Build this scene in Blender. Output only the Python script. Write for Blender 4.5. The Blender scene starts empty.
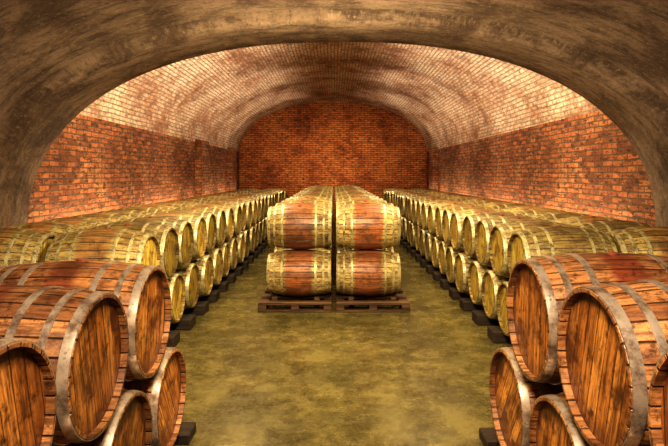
import bpy, math, random
from mathutils import Vector
random.seed(4)
S = bpy.context.scene
D = bpy.data
def link(o):
    S.collection.objects.link(o); return o

# ---------------------------------------------------------------- node helpers
class NT:
    def __init__(s, name):
        s.m = D.materials.new(name); s.m.use_nodes = True
        s.t = s.m.node_tree; s.b = s.t.nodes['Principled BSDF']
    def n(s, typ, **k):
        nd = s.t.nodes.new(typ)
        for a, v in k.items(): setattr(nd, a, v)
        return nd
    def set(s, sock, v):
        if isinstance(v, bpy.types.NodeSocket): s.t.links.new(v, sock)
        else: sock.default_value = v
    def math(s, op, a, b=0.0, c=0.0, clamp=False):
        nd = s.n('ShaderNodeMath', operation=op, use_clamp=clamp)
        s.set(nd.inputs[0], a); s.set(nd.inputs[1], b); s.set(nd.inputs[2], c)
        return nd.outputs[0]
    def mix(s, f, a, b, mode='MIX'):
        nd = s.n('ShaderNodeMix', data_type='RGBA', blend_type=mode)
        s.set(nd.inputs['Factor'], f)
        s.set(nd.inputs[6], (*a, 1) if isinstance(a, tuple) else a)
        s.set(nd.inputs[7], (*b, 1) if isinstance(b, tuple) else b)
        return nd.outputs[2]
    def noise(s, vec, scale, detail=4, rough=.6, dist=0.0):
        nd = s.n('ShaderNodeTexNoise')
        s.set(nd.inputs['Vector'], vec); nd.inputs['Scale'].default_value = scale
        nd.inputs['Detail'].default_value = detail; nd.inputs['Roughness'].default_value = rough
        nd.inputs['Distortion'].default_value = dist
        return nd.outputs['Fac']
    def mapr(s, v, a, b, c=0.0, d=1.0):
        nd = s.n('ShaderNodeMapRange'); nd.interpolation_type = 'SMOOTHSTEP'
        s.set(nd.inputs[0], v)
        for i, x in enumerate((a, b, c, d)): nd.inputs[i+1].default_value = x
        return nd.outputs[0]
    def mapping(s, vec, sc):
        nd = s.n('ShaderNodeMapping'); s.set(nd.inputs[0], vec); nd.inputs['Scale'].default_value = sc
        return nd.outputs[0]
    def bump(s, h, strength=.5, dist=.01):
        nd = s.n('ShaderNodeBump'); s.set(nd.inputs['Height'], h)
        nd.inputs['Strength'].default_value = strength; nd.inputs['Distance'].default_value = dist
        s.t.links.new(nd.outputs[0], s.b.inputs['Normal'])
    def out(s, col, rough=.7, metal=0.0):
        s.set(s.b.inputs['Base Color'], col if isinstance(col, bpy.types.NodeSocket) else (*col, 1))
        s.set(s.b.inputs['Roughness'], rough); s.set(s.b.inputs['Metallic'], metal)
        return s.m

def mat_stave(name, end, mid, dark, nst=26, amt=1.0, band=(.10, .17), stain=(.7, .3), rg=(.36, .6)):
    t = NT(name)
    tc = t.n('ShaderNodeTexCoord').outputs['Object']
    sp = t.n('ShaderNodeSeparateXYZ'); t.set(sp.inputs[0], tc)
    rnd = t.n('ShaderNodeObjectInfo').outputs['Random']
    a = t.math('ARCTAN2', sp.outputs[1], sp.outputs[2])
    a = t.math('MULTIPLY', t.math('ADD', a, math.pi), nst/(2*math.pi))
    idx = t.math('FLOOR', a); fr = t.math('FRACT', a)
    seam = t.mapr(t.math('ABSOLUTE', t.math('SUBTRACT', fr, .5)), .42, .5)
    cv = t.n('ShaderNodeCombineXYZ'); t.set(cv.inputs[0], idx); t.set(cv.inputs[1], t.math('MULTIPLY', rnd, 97.0))
    wn = t.n('ShaderNodeTexWhiteNoise', noise_dimensions='2D'); t.set(wn.inputs['Vector'], cv.outputs[0])
    off = t.n('ShaderNodeVectorMath', operation='ADD'); t.set(off.inputs[0], tc)
    c2 = t.n('ShaderNodeCombineXYZ')
    for i in range(3): t.set(c2.inputs[i], t.math('MULTIPLY', rnd, 31.0))
    t.set(off.inputs[1], c2.outputs[0])
    grain = t.noise(t.mapping(off.outputs[0], (4, 45, 45)), 1.0, 6, .75)
    blot = t.noise(off.outputs[0], 4.5, 6, .7)
    spk = t.noise(off.outputs[0], 22, 5, .75)
    ax = t.math('ABSOLUTE', sp.outputs[0])
    axn = t.math('ADD', ax, t.math('MULTIPLY', t.math('SUBTRACT', blot, .5), .16))
    m = t.mapr(axn, *band, 1.0, 0.0)
    col = t.mix(t.math('MULTIPLY', m, t.math('ADD', stain[0], t.math('MULTIPLY', rnd, stain[1]))), end, mid)
    col = t.mix(t.math('MULTIPLY', t.math('SUBTRACT', wn.outputs[0], .25, clamp=True), .8*amt), col, dark)
    col = t.mix(t.mapr(grain, .42, .62, 0, .8*amt), col, dark)
    col = t.mix(t.mapr(blot, .48, .64, 0, .78*amt), col, dark)
    col = t.mix(t.mapr(spk, .53, .65, 0, .7*amt), col, tuple(.35*c for c in dark))
    hs = t.n('ShaderNodeHueSaturation'); t.set(hs.inputs['Color'], col)
    t.set(hs.inputs['Value'], t.math('ADD', .62, t.math('MULTIPLY', rnd, .7)))
    col = t.mix(t.math('MULTIPLY', seam, .9), hs.outputs[0], (.010, .006, .003))
    h = t.math('SUBTRACT', t.math('MULTIPLY', grain, .5), seam)
    t.bump(h, .8, .008)
    return t.out(col, t.mapr(grain, .3, .7, *rg))

def mat_head(name, base, light, dark, w=.082, amt=1.0, rough=.42):
    t = NT(name)
    tc = t.n('ShaderNodeTexCoord').outputs['Object']
    sp = t.n('ShaderNodeSeparateXYZ'); t.set(sp.inputs[0], tc)
    rnd = t.n('ShaderNodeObjectInfo').outputs['Random']
    a = t.math('ADD', t.math('DIVIDE', sp.outputs[1], w), 20.5)
    idx = t.math('FLOOR', a); fr = t.math('FRACT', a)
    seam = t.mapr(t.math('ABSOLUTE', t.math('SUBTRACT', fr, .5)), .45, .5)
    cv = t.n('ShaderNodeCombineXYZ'); t.set(cv.inputs[0], idx); t.set(cv.inputs[1], t.math('MULTIPLY', rnd, 57.0))
    wn = t.n('ShaderNodeTexWhiteNoise', noise_dimensions='2D'); t.set(wn.inputs['Vector'], cv.outputs[0])
    c2 = t.n('ShaderNodeCombineXYZ')
    for i in range(3): t.set(c2.inputs[i], t.math('MULTIPLY', rnd, 31.0))
    off = t.n('ShaderNodeVectorMath', operation='ADD'); t.set(off.inputs[0], tc); t.set(off.inputs[1], c2.outputs[0])
    grain = t.noise(t.mapping(off.outputs[0], (10, 55, 4)), 1.0, 6, .75)
    blot = t.noise(off.outputs[0], 5.0, 6, .7)
    spk = t.noise(off.outputs[0], 20, 5, .75)
    r = t.math('SQRT', t.math('ADD', t.math('POWER', sp.outputs[1], 2.0), t.math('POWER', sp.outputs[2], 2.0)))
    col = t.mix(wn.outputs[0], base, light)
    col = t.mix(t.mapr(grain, .40, .62, 0, .85*amt), col, dark)
    col = t.mix(t.mapr(blot, .45, .62, 0, .92*amt), col, dark)
    col = t.mix(t.mapr(spk, .54, .68, 0, .6*amt), col, tuple(.35*c for c in dark))
    col = t.mix(t.mapr(r, .18, .33, 0, .7*amt), col, dark)
    hs = t.n('ShaderNodeHueSaturation'); t.set(hs.inputs['Color'], col)
    t.set(hs.inputs['Value'], t.math('ADD', .7, t.math('MULTIPLY', rnd, .6)))
    col = t.mix(t.math('MULTIPLY', seam, .85), hs.outputs[0], (.012, .007, .004))
    t.bump(t.math('SUBTRACT', t.math('MULTIPLY', grain, .5), seam), .6, .006)
    return t.out(col, rough)

def mat_hoop(name, c1, c2, metal=.35, rough=.42, sc=16):
    t = NT(name)
    tc = t.n('ShaderNodeTexCoord').outputs['Object']
    nz = t.noise(tc, sc, 6, .75)
    col = t.mix(t.mapr(nz, .40, .66), c1, c2)
    t.bump(nz, .2, .003)
    return t.out(col, rough, metal)

def mat_brick(name, c1, c2, mortar, patch, patch_amt, dark=(.02, .01, .006), dark_amt=.6, bw=.28, rh=.092, bumpd=.02, th=(.42, .6), dth=(.46, .60), warpa=.045):
    t = NT(name)
    uv = t.n('ShaderNodeTexCoord').outputs['UV']
    warp = t.n('ShaderNodeTexNoise'); t.set(warp.inputs['Vector'], uv); warp.inputs['Scale'].default_value = 2.5
    warp.inputs['Detail'].default_value = 4
    va = t.n('ShaderNodeVectorMath', operation='MULTIPLY_ADD')
    t.set(va.inputs[0], warp.outputs['Color']); va.inputs[1].default_value = (warpa, warpa, 0); t.set(va.inputs[2], uv)
    br = t.n('ShaderNodeTexBrick'); t.set(br.inputs['Vector'], va.outputs[0])
    br.inputs['Scale'].default_value = 1.0
    br.inputs['Brick Width'].default_value = bw; br.inputs['Row Height'].default_value = rh
    br.inputs['Mortar Size'].default_value = .013; br.inputs['Mortar Smooth'].default_value = .2
    br.inputs['Bias'].default_value = 0.0
    br.inputs['Color1'].default_value = (*c1, 1); br.inputs['Color2'].default_value = (*c2, 1)
    br.inputs['Mortar'].default_value = (*mortar, 1)
    n1 = t.noise(uv, .8, 7, .68); n2 = t.noise(uv, 9, 6, .75); n3 = t.noise(t.mapping(va.outputs[0], (5.0, 14, 1)), 1.0, 6, .8)
    col = t.mix(t.math('MULTIPLY', t.mapr(t.math('ADD', t.math('MULTIPLY', n1, .6), t.math('MULTIPLY', n2, .4)), *th), patch_amt), br.outputs['Color'], patch)
    col = t.mix(t.mapr(n3, dth[0], dth[1], 0, dark_amt), col, dark)
    col = t.mix(t.math('MULTIPLY', br.outputs['Fac'], .75), col, tuple(m*.22 for m in mortar))
    col = t.mix(t.mapr(n1, .30, .46, .55, 0), col, dark)
    h = t.math('ADD', t.math('MULTIPLY', t.math('SUBTRACT', 1.0, br.outputs['Fac']), .8), t.math('MULTIPLY', n3, -1.0))
    t.bump(h, 1.0, bumpd)
    return t.out(col, .85)

def mat_plaster(name):
    t = NT(name)
    uv = t.n('ShaderNodeTexCoord').outputs['UV']
    n1 = t.noise(uv, 1.2, 8, .70, .5); n2 = t.noise(t.mapping(uv, (1.2, 6, 1)), 1.2, 8, .78); n3 = t.noise(uv, 18, 7, .85)
    col = t.mix(t.mapr(n1, .40, .62), (.30, .20, .13), (.12, .070, .042))
    col = t.mix(t.mapr(n2, .46, .62, 0, .75), col, (.060, .032, .019))
    col = t.mix(t.mapr(n3, .53, .65, 0, .6), col, (.46, .34, .23))
    col = t.mix(t.mapr(n3, .36, .47, .7, 0), col, (.030, .016, .010))
    t.bump(t.math('ADD', n3, n2), 1.0, .04)
    return t.out(col, .75)

def mat_floor():
    t = NT('floor_worn_concrete')
    tc = t.n('ShaderNodeTexCoord').outputs['Object']
    n1 = t.noise(tc, .9, 8, .72, .3); n2 = t.noise(tc, 3.4, 10, .82); n3 = t.noise(tc, 36, 6, .8)
    col = t.mix(t.mapr(n1, .40, .60), (.19, .150, .053), (.105, .086, .034))
    col = t.mix(t.mapr(n2, .42, .62, 0, .7), col, (.042, .034, .015))
    col = t.mix(t.mapr(n3, .53, .66, 0, .45), col, (.30, .245, .09))
    col = t.mix(t.mapr(n3, .34, .47, .6, 0), col, (.012, .010, .006))
    t.bump(t.math('ADD', n2, t.math('MULTIPLY', n3, .25)), .3, .008)
    return t.out(col, t.mapr(n2, .38, .60, .34, .14))

def mat_timber(name, c1, c2):
    t = NT(name)
    tc = t.n('ShaderNodeTexCoord').outputs['Object']
    g = t.noise(t.mapping(tc, (2, 30, 30)), 1.0, 5, .7)
    t.bump(g, .4, .005)
    return t.out(t.mix(t.mapr(g, .35, .65), c1, c2), .7)

M_near = [mat_stave('oak_stave_amber', (.42, .20, .08), (.22, .04, .022), (.08, .029, .013), amt=1.0, band=(.05, .12), stain=(.45, .55), rg=(.26, .48)),
          mat_hoop('hoop_galvanised_grey', (.50, .40, .31), (.19, .12, .08), .6, .32, 9),
          mat_head('oak_head_amber', (.40, .15, .032), (.64, .29, .07), (.08, .024, .009), rough=.34),
          mat_timber('bung_silicone', (.25, .06, .03), (.15, .04, .02))]
hoop_f = mat_hoop('hoop_galvanised_pale', (.52, .44, .24), (.14, .105, .05))
head_f = mat_head('oak_head_pale', (.56, .38, .065), (.82, .62, .15), (.16, .085, .022), amt=.92)
M_far = [mat_stave('oak_stave_pale', (.44, .32, .115), (.33, .12, .04), (.09, .050, .018), amt=.95, band=(.12, .17), stain=(.1, .65)), hoop_f, head_f, M_near[3]]
M_cen = [mat_stave('oak_stave_wine_stained', (.58, .42, .15), (.40, .12, .042), (.10, .040, .016), amt=.9, band=(.17, .22), stain=(.85, .1)), hoop_f, head_f, M_near[3]]
M_rack = mat_timber('dark_timber', (.05, .028, .016), (.018, .012, .008))
M_pallet = mat_timber('pallet_timber', (.15, .08, .035), (.045, .02, .01))
M_wall = mat_brick('brick_red', (.42, .145, .055), (.16, .048, .019), (.28, .16, .08), (.58, .32, .15), .5, dark=(.020, .009, .006), dark_amt=.85, th=(.48, .62), bumpd=.035, dth=(.49, .60))
M_back = mat_brick('brick_back', (.46, .145, .055), (.19, .052, .022), (.28, .14, .06), (.66, .32, .13), .45, dark=(.026, .011, .006), dark_amt=.85, bumpd=.03, dth=(.50, .61))
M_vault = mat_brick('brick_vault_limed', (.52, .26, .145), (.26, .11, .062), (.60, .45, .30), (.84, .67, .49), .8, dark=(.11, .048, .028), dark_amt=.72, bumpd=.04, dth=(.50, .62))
M_plaster = mat_plaster('vault_stained_plaster')
M_floor = mat_floor()

# ---------------------------------------------------------------- barrel mesh
def lathe(V, F, MI, prof, seg, mi, closed=False):
    base = len(V); n = len(prof)
    for x, r in prof:
        for k in range(seg):
            a = 2*math.pi*k/seg
            V.append((x, r*math.sin(a), r*math.cos(a)))
    rng = n if closed else n-1
    for i in range(rng):
        j = (i+1) % n
        for k in range(seg):
            k2 = (k+1) % seg
            F.append((base+i*seg+k, base+i*seg+k2, base+j*seg+k2, base+j*seg+k)); MI.append(mi)
    return base

def barrel_mesh(name, Rb, Rh, L, mats, seg=78, hp=(.73, .44), hw=(.042, .030, .032)):
    V, F, MI = [], [], []
    h = L/2
    R = lambda x: Rb-(Rb-Rh)*(abs(x)/h)**2.0
    rec = h-.035; th = .024
    N = 18
    outer = [(-h+.004+(L-.008)*i/N, R(-h+L*i/N)) for i in range(N+1)]
    prof = [(-rec, R(rec)-th), (-h, R(h)-th+.006), (-h, R(h)-.004)] + outer + [(h, R(h)-.004), (h, R(h)-th+.006), (rec, R(rec)-th)]
    lathe(V, F, MI, prof, seg, 0)
    hoops = ((h-.026, hw[0]), (h*hp[0], hw[1]), (h*hp[1], hw[2]))
    for sx in (-1, 1):
        b = len(V)
        for k in range(seg):
            a = 2*math.pi*k/seg
            V.append((sx*rec, (R(rec)-th)*math.sin(a), (R(rec)-th)*math.cos(a)))
        f = list(range(b, b+seg))
        F.append(tuple(f if sx < 0 else f[::-1])); MI.append(2)
        for xc, w in hoops:
            a0, a1 = xc-w/2, xc+w/2
            p = [(sx*a0, R(a0)-.002), (sx*a0, R(a0)+.004), (sx*xc, R(xc)+.005), (sx*a1, R(a1)+.004), (sx*a1, R(a1)-.002)]
            lathe(V, F, MI, p, seg, 1)
    for sx in (-1, 1):
        for xc, w in hoops:
            for da in (0, .06):
                a = .9+da
                c = Vector((sx*xc, R(xc)*math.sin(a), R(xc)*math.cos(a)))
                nrm = Vector((0, math.sin(a), math.cos(a))); u = Vector((1, 0, 0)); v = nrm.cross(u)
                b = len(V)
                for rr, hh in ((.007, .003), (.005, .008)):
                    for k in range(8):
                        q = 2*math.pi*k/8
                        V.append(tuple(c+u*rr*math.cos(q)+v*rr*math.sin(q)+nrm*hh))
                for k in range(8):
                    F.append((b+k, b+(k+1) % 8, b+8+(k+1) % 8, b+8+k)); MI.append(1)
                F.append(tuple(range(b+8, b+16))); MI.append(1)
    b = len(V)
    for r, z in ((.030, Rb-.01), (.030, Rb+.006), (.022, Rb+.012)):
        for k in range(16):
            q = 2*math.pi*k/16; V.append((r*math.cos(q), r*math.sin(q), z))
    for i in range(2):
        for k in range(16):
            F.append((b+i*16+k, b+i*16+(k+1) % 16, b+(i+1)*16+(k+1) % 16, b+(i+1)*16+k)); MI.append(3)
    F.append(tuple(range(b+32, b+48))); MI.append(3)
    me = D.meshes.new(name); me.from_pydata(V, [], F)
    for m in mats: me.materials.append(m)
    me.polygons.foreach_set('material_index', MI)
    me.polygons.foreach_set('use_smooth', [len(p.vertices) == 4 for p in me.polygons])
    me.update()
    import bmesh
    bm = bmesh.new(); bm.from_mesh(me); bmesh.ops.recalc_face_normals(bm, faces=bm.faces); bm.to_mesh(me); bm.free()
    try: me.set_sharp_from_angle(angle=math.radians(40))
    except Exception: pass
    return me

ME_near = barrel_mesh('barrel_near_mesh', .366, .325, .96, M_near, 104, hw=(.046, .034, .036))
ME_far = barrel_mesh('barrel_far_mesh', .352, .286, .94, M_far, 60)
ME_cen = barrel_mesh('barrel_center_mesh', .349, .280, .94, M_cen, 80, (.76, .52))

def barrel(me, x, y, z, s=1.0, rot=None):
    o = D.objects.new('wine_barrel', me)
    o.location = (x, y, z)
    o.rotation_euler = (random.uniform(-.6, .6) if rot is None else rot, 0, random.choice((0, math.pi)))
    o.scale = (s, s, s)
    return link(o)

def box_mesh(name, boxes, mat):
    V, F = [], []
    for (x0, x1, y0, y1, z0, z1) in boxes:
        b = len(V)
        for z in (z0, z1):
            V += [(x0, y0, z), (x1, y0, z), (x1, y1, z), (x0, y1, z)]
        F += [(b, b+3, b+2, b+1), (b+4, b+5, b+6, b+7), (b, b+1, b+5, b+4), (b+1, b+2, b+6, b+5), (b+2, b+3, b+7, b+6), (b+3, b, b+4, b+7)]
    me = D.meshes.new(name); me.from_pydata(V, [], F); me.materials.append(mat)
    o = D.objects.new(name, me); link(o)
    bv = o.modifiers.new('bevel', 'BEVEL'); bv.width = .008; bv.segments = 1
    return o

# ---------------------------------------------------------------- near stacks
H = 1.98
def near_stack(side, xh, ylow, yup, sp, s):
    R = .366*s; base = .075
    zl = base+R; zu = zl+math.sqrt(max((2*R+.004)**2-(sp/2)**2, 0))
    L = .96*s
    for c in range(2):
        xc = side*(xh+L/2+c*(L+.06))
        for y in ylow: barrel(ME_near, xc, y, zl, s)
        for y in yup: barrel(ME_near, xc, y, zu, s, random.uniform(-.35, .35))
    x0, x1 = sorted((side*(xh-.04), side*(xh+2*L+.1)))
    bx = []
    for y in ylow+[ylow[0]-sp]:
        bx.append((x0, x1, y+sp/2-.13, y+sp/2+.08, 0, .075))
    box_mesh('barrel_rack', bx, M_rack)
near_stack(-1, 1.10, [1.41, 2.15, 2.89, 3.63], [1.78, 2.52, 3.26], .74, 1.0)
near_stack(1, 1.13, [1.18, 1.96, 2.74, 3.52], [1.57, 2.35, 3.13], .78, 1.05)

# ---------------------------------------------------------------- long side rows
def rows(side, xh, y0, n, cols, base=.11, sp=.722):
    R = .352; zl = base+R; zu = zl+math.sqrt((2*R+.004)**2-(sp/2)**2); L = .94
    for c in range(cols):
        xc = side*(xh+L/2+c*(L+.04))
        for i in range(n):
            barrel(ME_far, xc+random.uniform(-.02, .02), y0+i*sp, zl)
            if i < n-1: barrel(ME_far, xc+random.uniform(-.02, .02), y0+(i+.5)*sp, zu)
        x0, x1 = sorted((xc-L/2-(.06 if side > 0 and c == 0 else 0), xc+L/2+(.06 if side < 0 and c == 0 else 0)))
        box_mesh('barrel_rack', [(x0, x1, y0+(i-.5)*sp-.14, y0+(i-.5)*sp+.14, 0, .13) for i in range(n+1)], M_rack)
rows(-1, 1.88, 5.05, 23, 2)
rows(1, 1.93, 5.25, 23, 2)

# ---------------------------------------------------------------- central block
ny = 15; sy = .90
for i in range(ny):
    y = 7.95+i*sy
    for x in (-.508, .508):
        for z in (.500, 1.200):
            barrel(ME_cen if i == 0 else ME_far, x+random.uniform(-.012, .012), y+(random.uniform(-.03, .03) if i else 0), z, 1.0 if i == 0 else .985)
for i in range(0, ny, 2):
    y0 = 7.95+i*sy-.37; y1 = y0+2*sy-.1
    for sx in (-1, 1):
        xa, xb = sorted((sx*.03, sx*1.09))
        bx = []
        w = (xb-xa)
        for k in range(3):
            xx = xa+k*(w-.12)/2
            bx.append((xx, xx+.12, y0, y1, .025, .10))
        for k in range(5):
            yy = y0+k*(y1-y0-.14)/4
            bx.append((xa, xb, yy, yy+.14, .10, .145))
            if k % 2 == 0: bx.append((xa, xb, yy, yy+.14, 0, .03))
        for yb in (y0+.37, y0+.37+sy):
            if yb > 7.95+(ny-1)*sy+.1: continue
            for d in (-1, 1):
                for xx in (xa+.18, xb-.26):
                    bx.append((xx, xx+.08, yb+d*.20-.03, yb+d*.20+.03, .135, .185))
        box_mesh('wooden_pallet', bx, M_pallet)

# ---------------------------------------------------------------- shell
def strip(name, rings, mat, uvs, smooth=True):
    V, F, UV = [], [], []
    n = len(rings[0])
    for r in rings: V += r
    for i in range(len(rings)-1):
        for j in range(n-1):
            F.append((i*n+j, i*n+j+1, (i+1)*n+j+1, (i+1)*n+j))
            UV += [uvs[i][j], uvs[i][j+1], uvs[i+1][j+1], uvs[i+1][j]]
    me = D.meshes.new(name); me.from_pydata(V, [], F); me.materials.append(mat)
    l = me.uv_layers.new(name='UVMap')
    for k, u in enumerate(UV): l.data[k].uv = u
    for p in me.polygons: p.use_smooth = smooth
    return link(D.objects.new(name, me))

def arc(cx, a, zs, rise, ex, n=48, jamb=True):
    P = []
    if jamb: P.append((cx-a, 0.0))
    for k in range(n+1):
        t = math.pi-math.pi*k/n
        c, s_ = math.cos(t), math.sin(t)
        P.append((cx+a*math.copysign(abs(c)**(2/ex), c), zs+rise*abs(s_)**(2/ex)))
    if jamb: P.append((cx+a, 0.0))
    return P
def arclen(P):
    L = [0]
    for i in range(1, len(P)): L.append(L[-1]+math.dist(P[i], P[i-1]))
    return L
def front(dx):
    return arc(.1, 4.12+dx, 1.2, 2.50+dx, 2.3, 64)
L0 = arclen(front(0))
ysec = [(-2.2, .16), (4.0, .16), (5.0, .16), (6.0, .15), (6.06, .05), (6.12, 0), (6.9, 0), (6.98, .02), (7.0, .05)]
rings = [[(x, y, z) for x, z in front(d)] for y, d in ysec]
strip('ceiling_front_vault', rings, M_plaster, [[(l, y) for l in L0] for y, d in ysec])
YB = 24.3
inner = front(.05)
o_ring = [(.1+(x-.1)*1.35, 0 if z == 0 else 1.2+(z-1.2)*1.9 if z > 1.2 else z) for x, z in inner]
strip('wall_arch_return', [[(x, 7.0, z) for x, z in inner], [(x, 7.0, z) for x, z in o_ring]], M_plaster, [inner, o_ring], False)
XL, XR, ZS = -4.35, 4.25, 3.0
vp = arc((XL+XR)/2, (XR-XL)/2, ZS, 2.3, 2.1, 64, jamb=False)
Lv = arclen(vp)
ys = [7.0+(YB-7.0)*i/12 for i in range(13)]
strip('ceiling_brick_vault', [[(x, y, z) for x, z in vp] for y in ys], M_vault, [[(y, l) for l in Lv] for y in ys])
def quadwall(name, p0, p1, z0, z1, mat):
    d = Vector((p1[0]-p0[0], p1[1]-p0[1])); Ln = d.length
    me = D.meshes.new(name)
    me.from_pydata([(*p0, z0), (*p1, z0), (*p1, z1), (*p0, z1)], [], [(0, 1, 2, 3)])
    l = me.uv_layers.new(name='UVMap')
    for k, u in enumerate([(0, z0), (Ln, z0), (Ln, z1), (0, z1)]): l.data[k].uv = u
    me.materials.append(mat)
    return link(D.objects.new(name, me))
quadwall('wall_left', (XL, 7.0), (XL, YB), 0, ZS+.02, M_wall)
quadwall('wall_right', (XR, 7.0), (XR, YB), 0, ZS+.02, M_wall)
quadwall('wall_back', (XL-.1, YB-.01), (XR+.1, YB-.01), 0, 5.5, M_back)
quadwall('wall_front', (-4.6, -2.15), (4.8, -2.15), 0, 4.2, M_plaster)
def pilaster(x0, x1, y0, y1, z1, mat):
    o = box_mesh('trim_pilaster', [(x0, x1, y0, y1, 0, z1)], mat)
    me = o.data; l = me.uv_layers.new(name='UVMap')
    for lp in me.loops:
        v = me.vertices[lp.vertex_index].co; l.data[lp.index].uv = (v.x+v.y, v.z)
pilaster(XL+.0, XL+.22, 16.6, 17.5, 3.05, M_wall)
pilaster(XL+.0, XL+.22, 21.6, 22.5, 3.05, M_wall)
pilaster(XR-.22, XR-.0, 21.6, 22.5, 3.05, M_wall)
fl = D.meshes.new('floor'); fl.from_pydata([(-5.6, -2.3, 0), (5.8, -2.3, 0), (5.8, YB+.1, 0), (-5.6, YB+.1, 0)], [], [(0, 1, 2, 3)])
fl.materials.append(M_floor); link(D.objects.new('floor', fl))

# ---------------------------------------------------------------- lights
def area(name, loc, target, sx, sy, e, col):
    l = D.lights.new(name, 'AREA'); l.shape = 'RECTANGLE'; l.size = sx; l.size_y = sy; l.energy = e; l.color = col
    o = D.objects.new(name, l); o.location = loc
    o.rotation_euler = (Vector(target)-Vector(loc)).to_track_quat('-Z', 'Y').to_euler(); link(o)
def spot(name, loc, target, e, col, ang=150, blend=.6):
    l = D.lights.new(name, 'SPOT'); l.energy = e; l.color = col; l.shadow_soft_size = 0.0
    l.spot_size = math.radians(ang); l.spot_blend = blend
    o = D.objects.new(name, l); o.location = loc
    o.rotation_euler = (Vector(target)-Vector(loc)).to_track_quat('-Z', 'Y').to_euler(); link(o)
W = (1.0, .85, .64); Y = (1.0, .86, .54)
for sx in (-1, 1):
    for y, e in ((9.4, 48), (13.4, 46), (17.4, 42), (21.4, 36)):
        l = D.lights.new('cove_uplight', 'AREA'); l.shape = 'RECTANGLE'; l.size = .12; l.size_y = 3.2; l.energy = e*.8; l.color = (1, .78, .50)
        o = D.objects.new('cove_uplight', l); o.location = (sx*3.94-.05, y, .85)
        o.rotation_euler = (math.pi, sx*math.radians(20), 0); link(o)
    for y, e in ((9.5, 330), (13.0, 290), (17, 240), (21, 170)):
        spot('vault_fill_spot', (sx*1.1, y, 2.3), (sx*3.2, y+.2, 4.5), e, (1, .88, .72), 112, 1.0)  # added sizeless spots that brighten the vault haunches, no fixture behind them
area('arch_fill', (-2.0, 7.5, 4.25), (-1.5, 13, .8), 1.2, .3, 110, Y)  # added pair of fills for barrel tops, out of sight behind the arch
area('arch_fill', (2.0, 7.5, 4.25), (1.5, 13, .8), 1.2, .3, 110, Y)
for y in (9.2, 12.8, 16.4, 20):
    for x in (-1.45, 1.45):
        spot('aisle_fill_spot', (x, y, 3.7), (x, y, 0), 120, Y, 125)  # added invisible spots lighting the barrel tops evenly, no fixtures here
for x in (-1.2, 1.2): spot('back_wall_fill', (x, 20.5, 2.2), (x, 24.3, 2.3), 260, (1, .78, .48), 95, 1.0)  # added unseen spots that put the glow on the back wall
area('front_overhead_fill', (0, 3.9, 3.35), (0, 7.2, .7), .8, .3, 170, Y)  # added fill aimed at the central block, not a ceiling fixture
area('front_overhead_fill', (0, .6, 3.3), (0, 3.0, .6), .7, .3, 165, W)  # added unseen fill above the camera for the near stacks
for sx in (-1, 1):
    area('front_vault_fill', (sx*3.3, 4.6, .3), (sx*2.6, 6.6, 3.4), .5, .5, 24, W)  # added out-of-view fill that brightens the front vault from below
w = D.worlds.new('world'); S.world = w; w.use_nodes = True
w.node_tree.nodes['Background'].inputs[0].default_value = (.5, .4, .25, 1)
w.node_tree.nodes['Background'].inputs[1].default_value = .3

cam = D.cameras.new('camera'); co = link(D.objects.new('camera', cam))
co.location = (0, 0, H); co.rotation_euler = (math.radians(90), 0, 0)
cam.sensor_width = 36; cam.lens = 36*530/668
cam.shift_y = -49/668
cam.clip_start = .05
S.camera = co
S.view_settings.view_transform = 'Standard'
for lk in ('High Contrast', 'Medium High Contrast', 'None'):
    try:
        S.view_settings.look = lk; print('LOOK', lk); break
    except Exception as ex: print(ex)
S.view_settings.exposure = 0.38
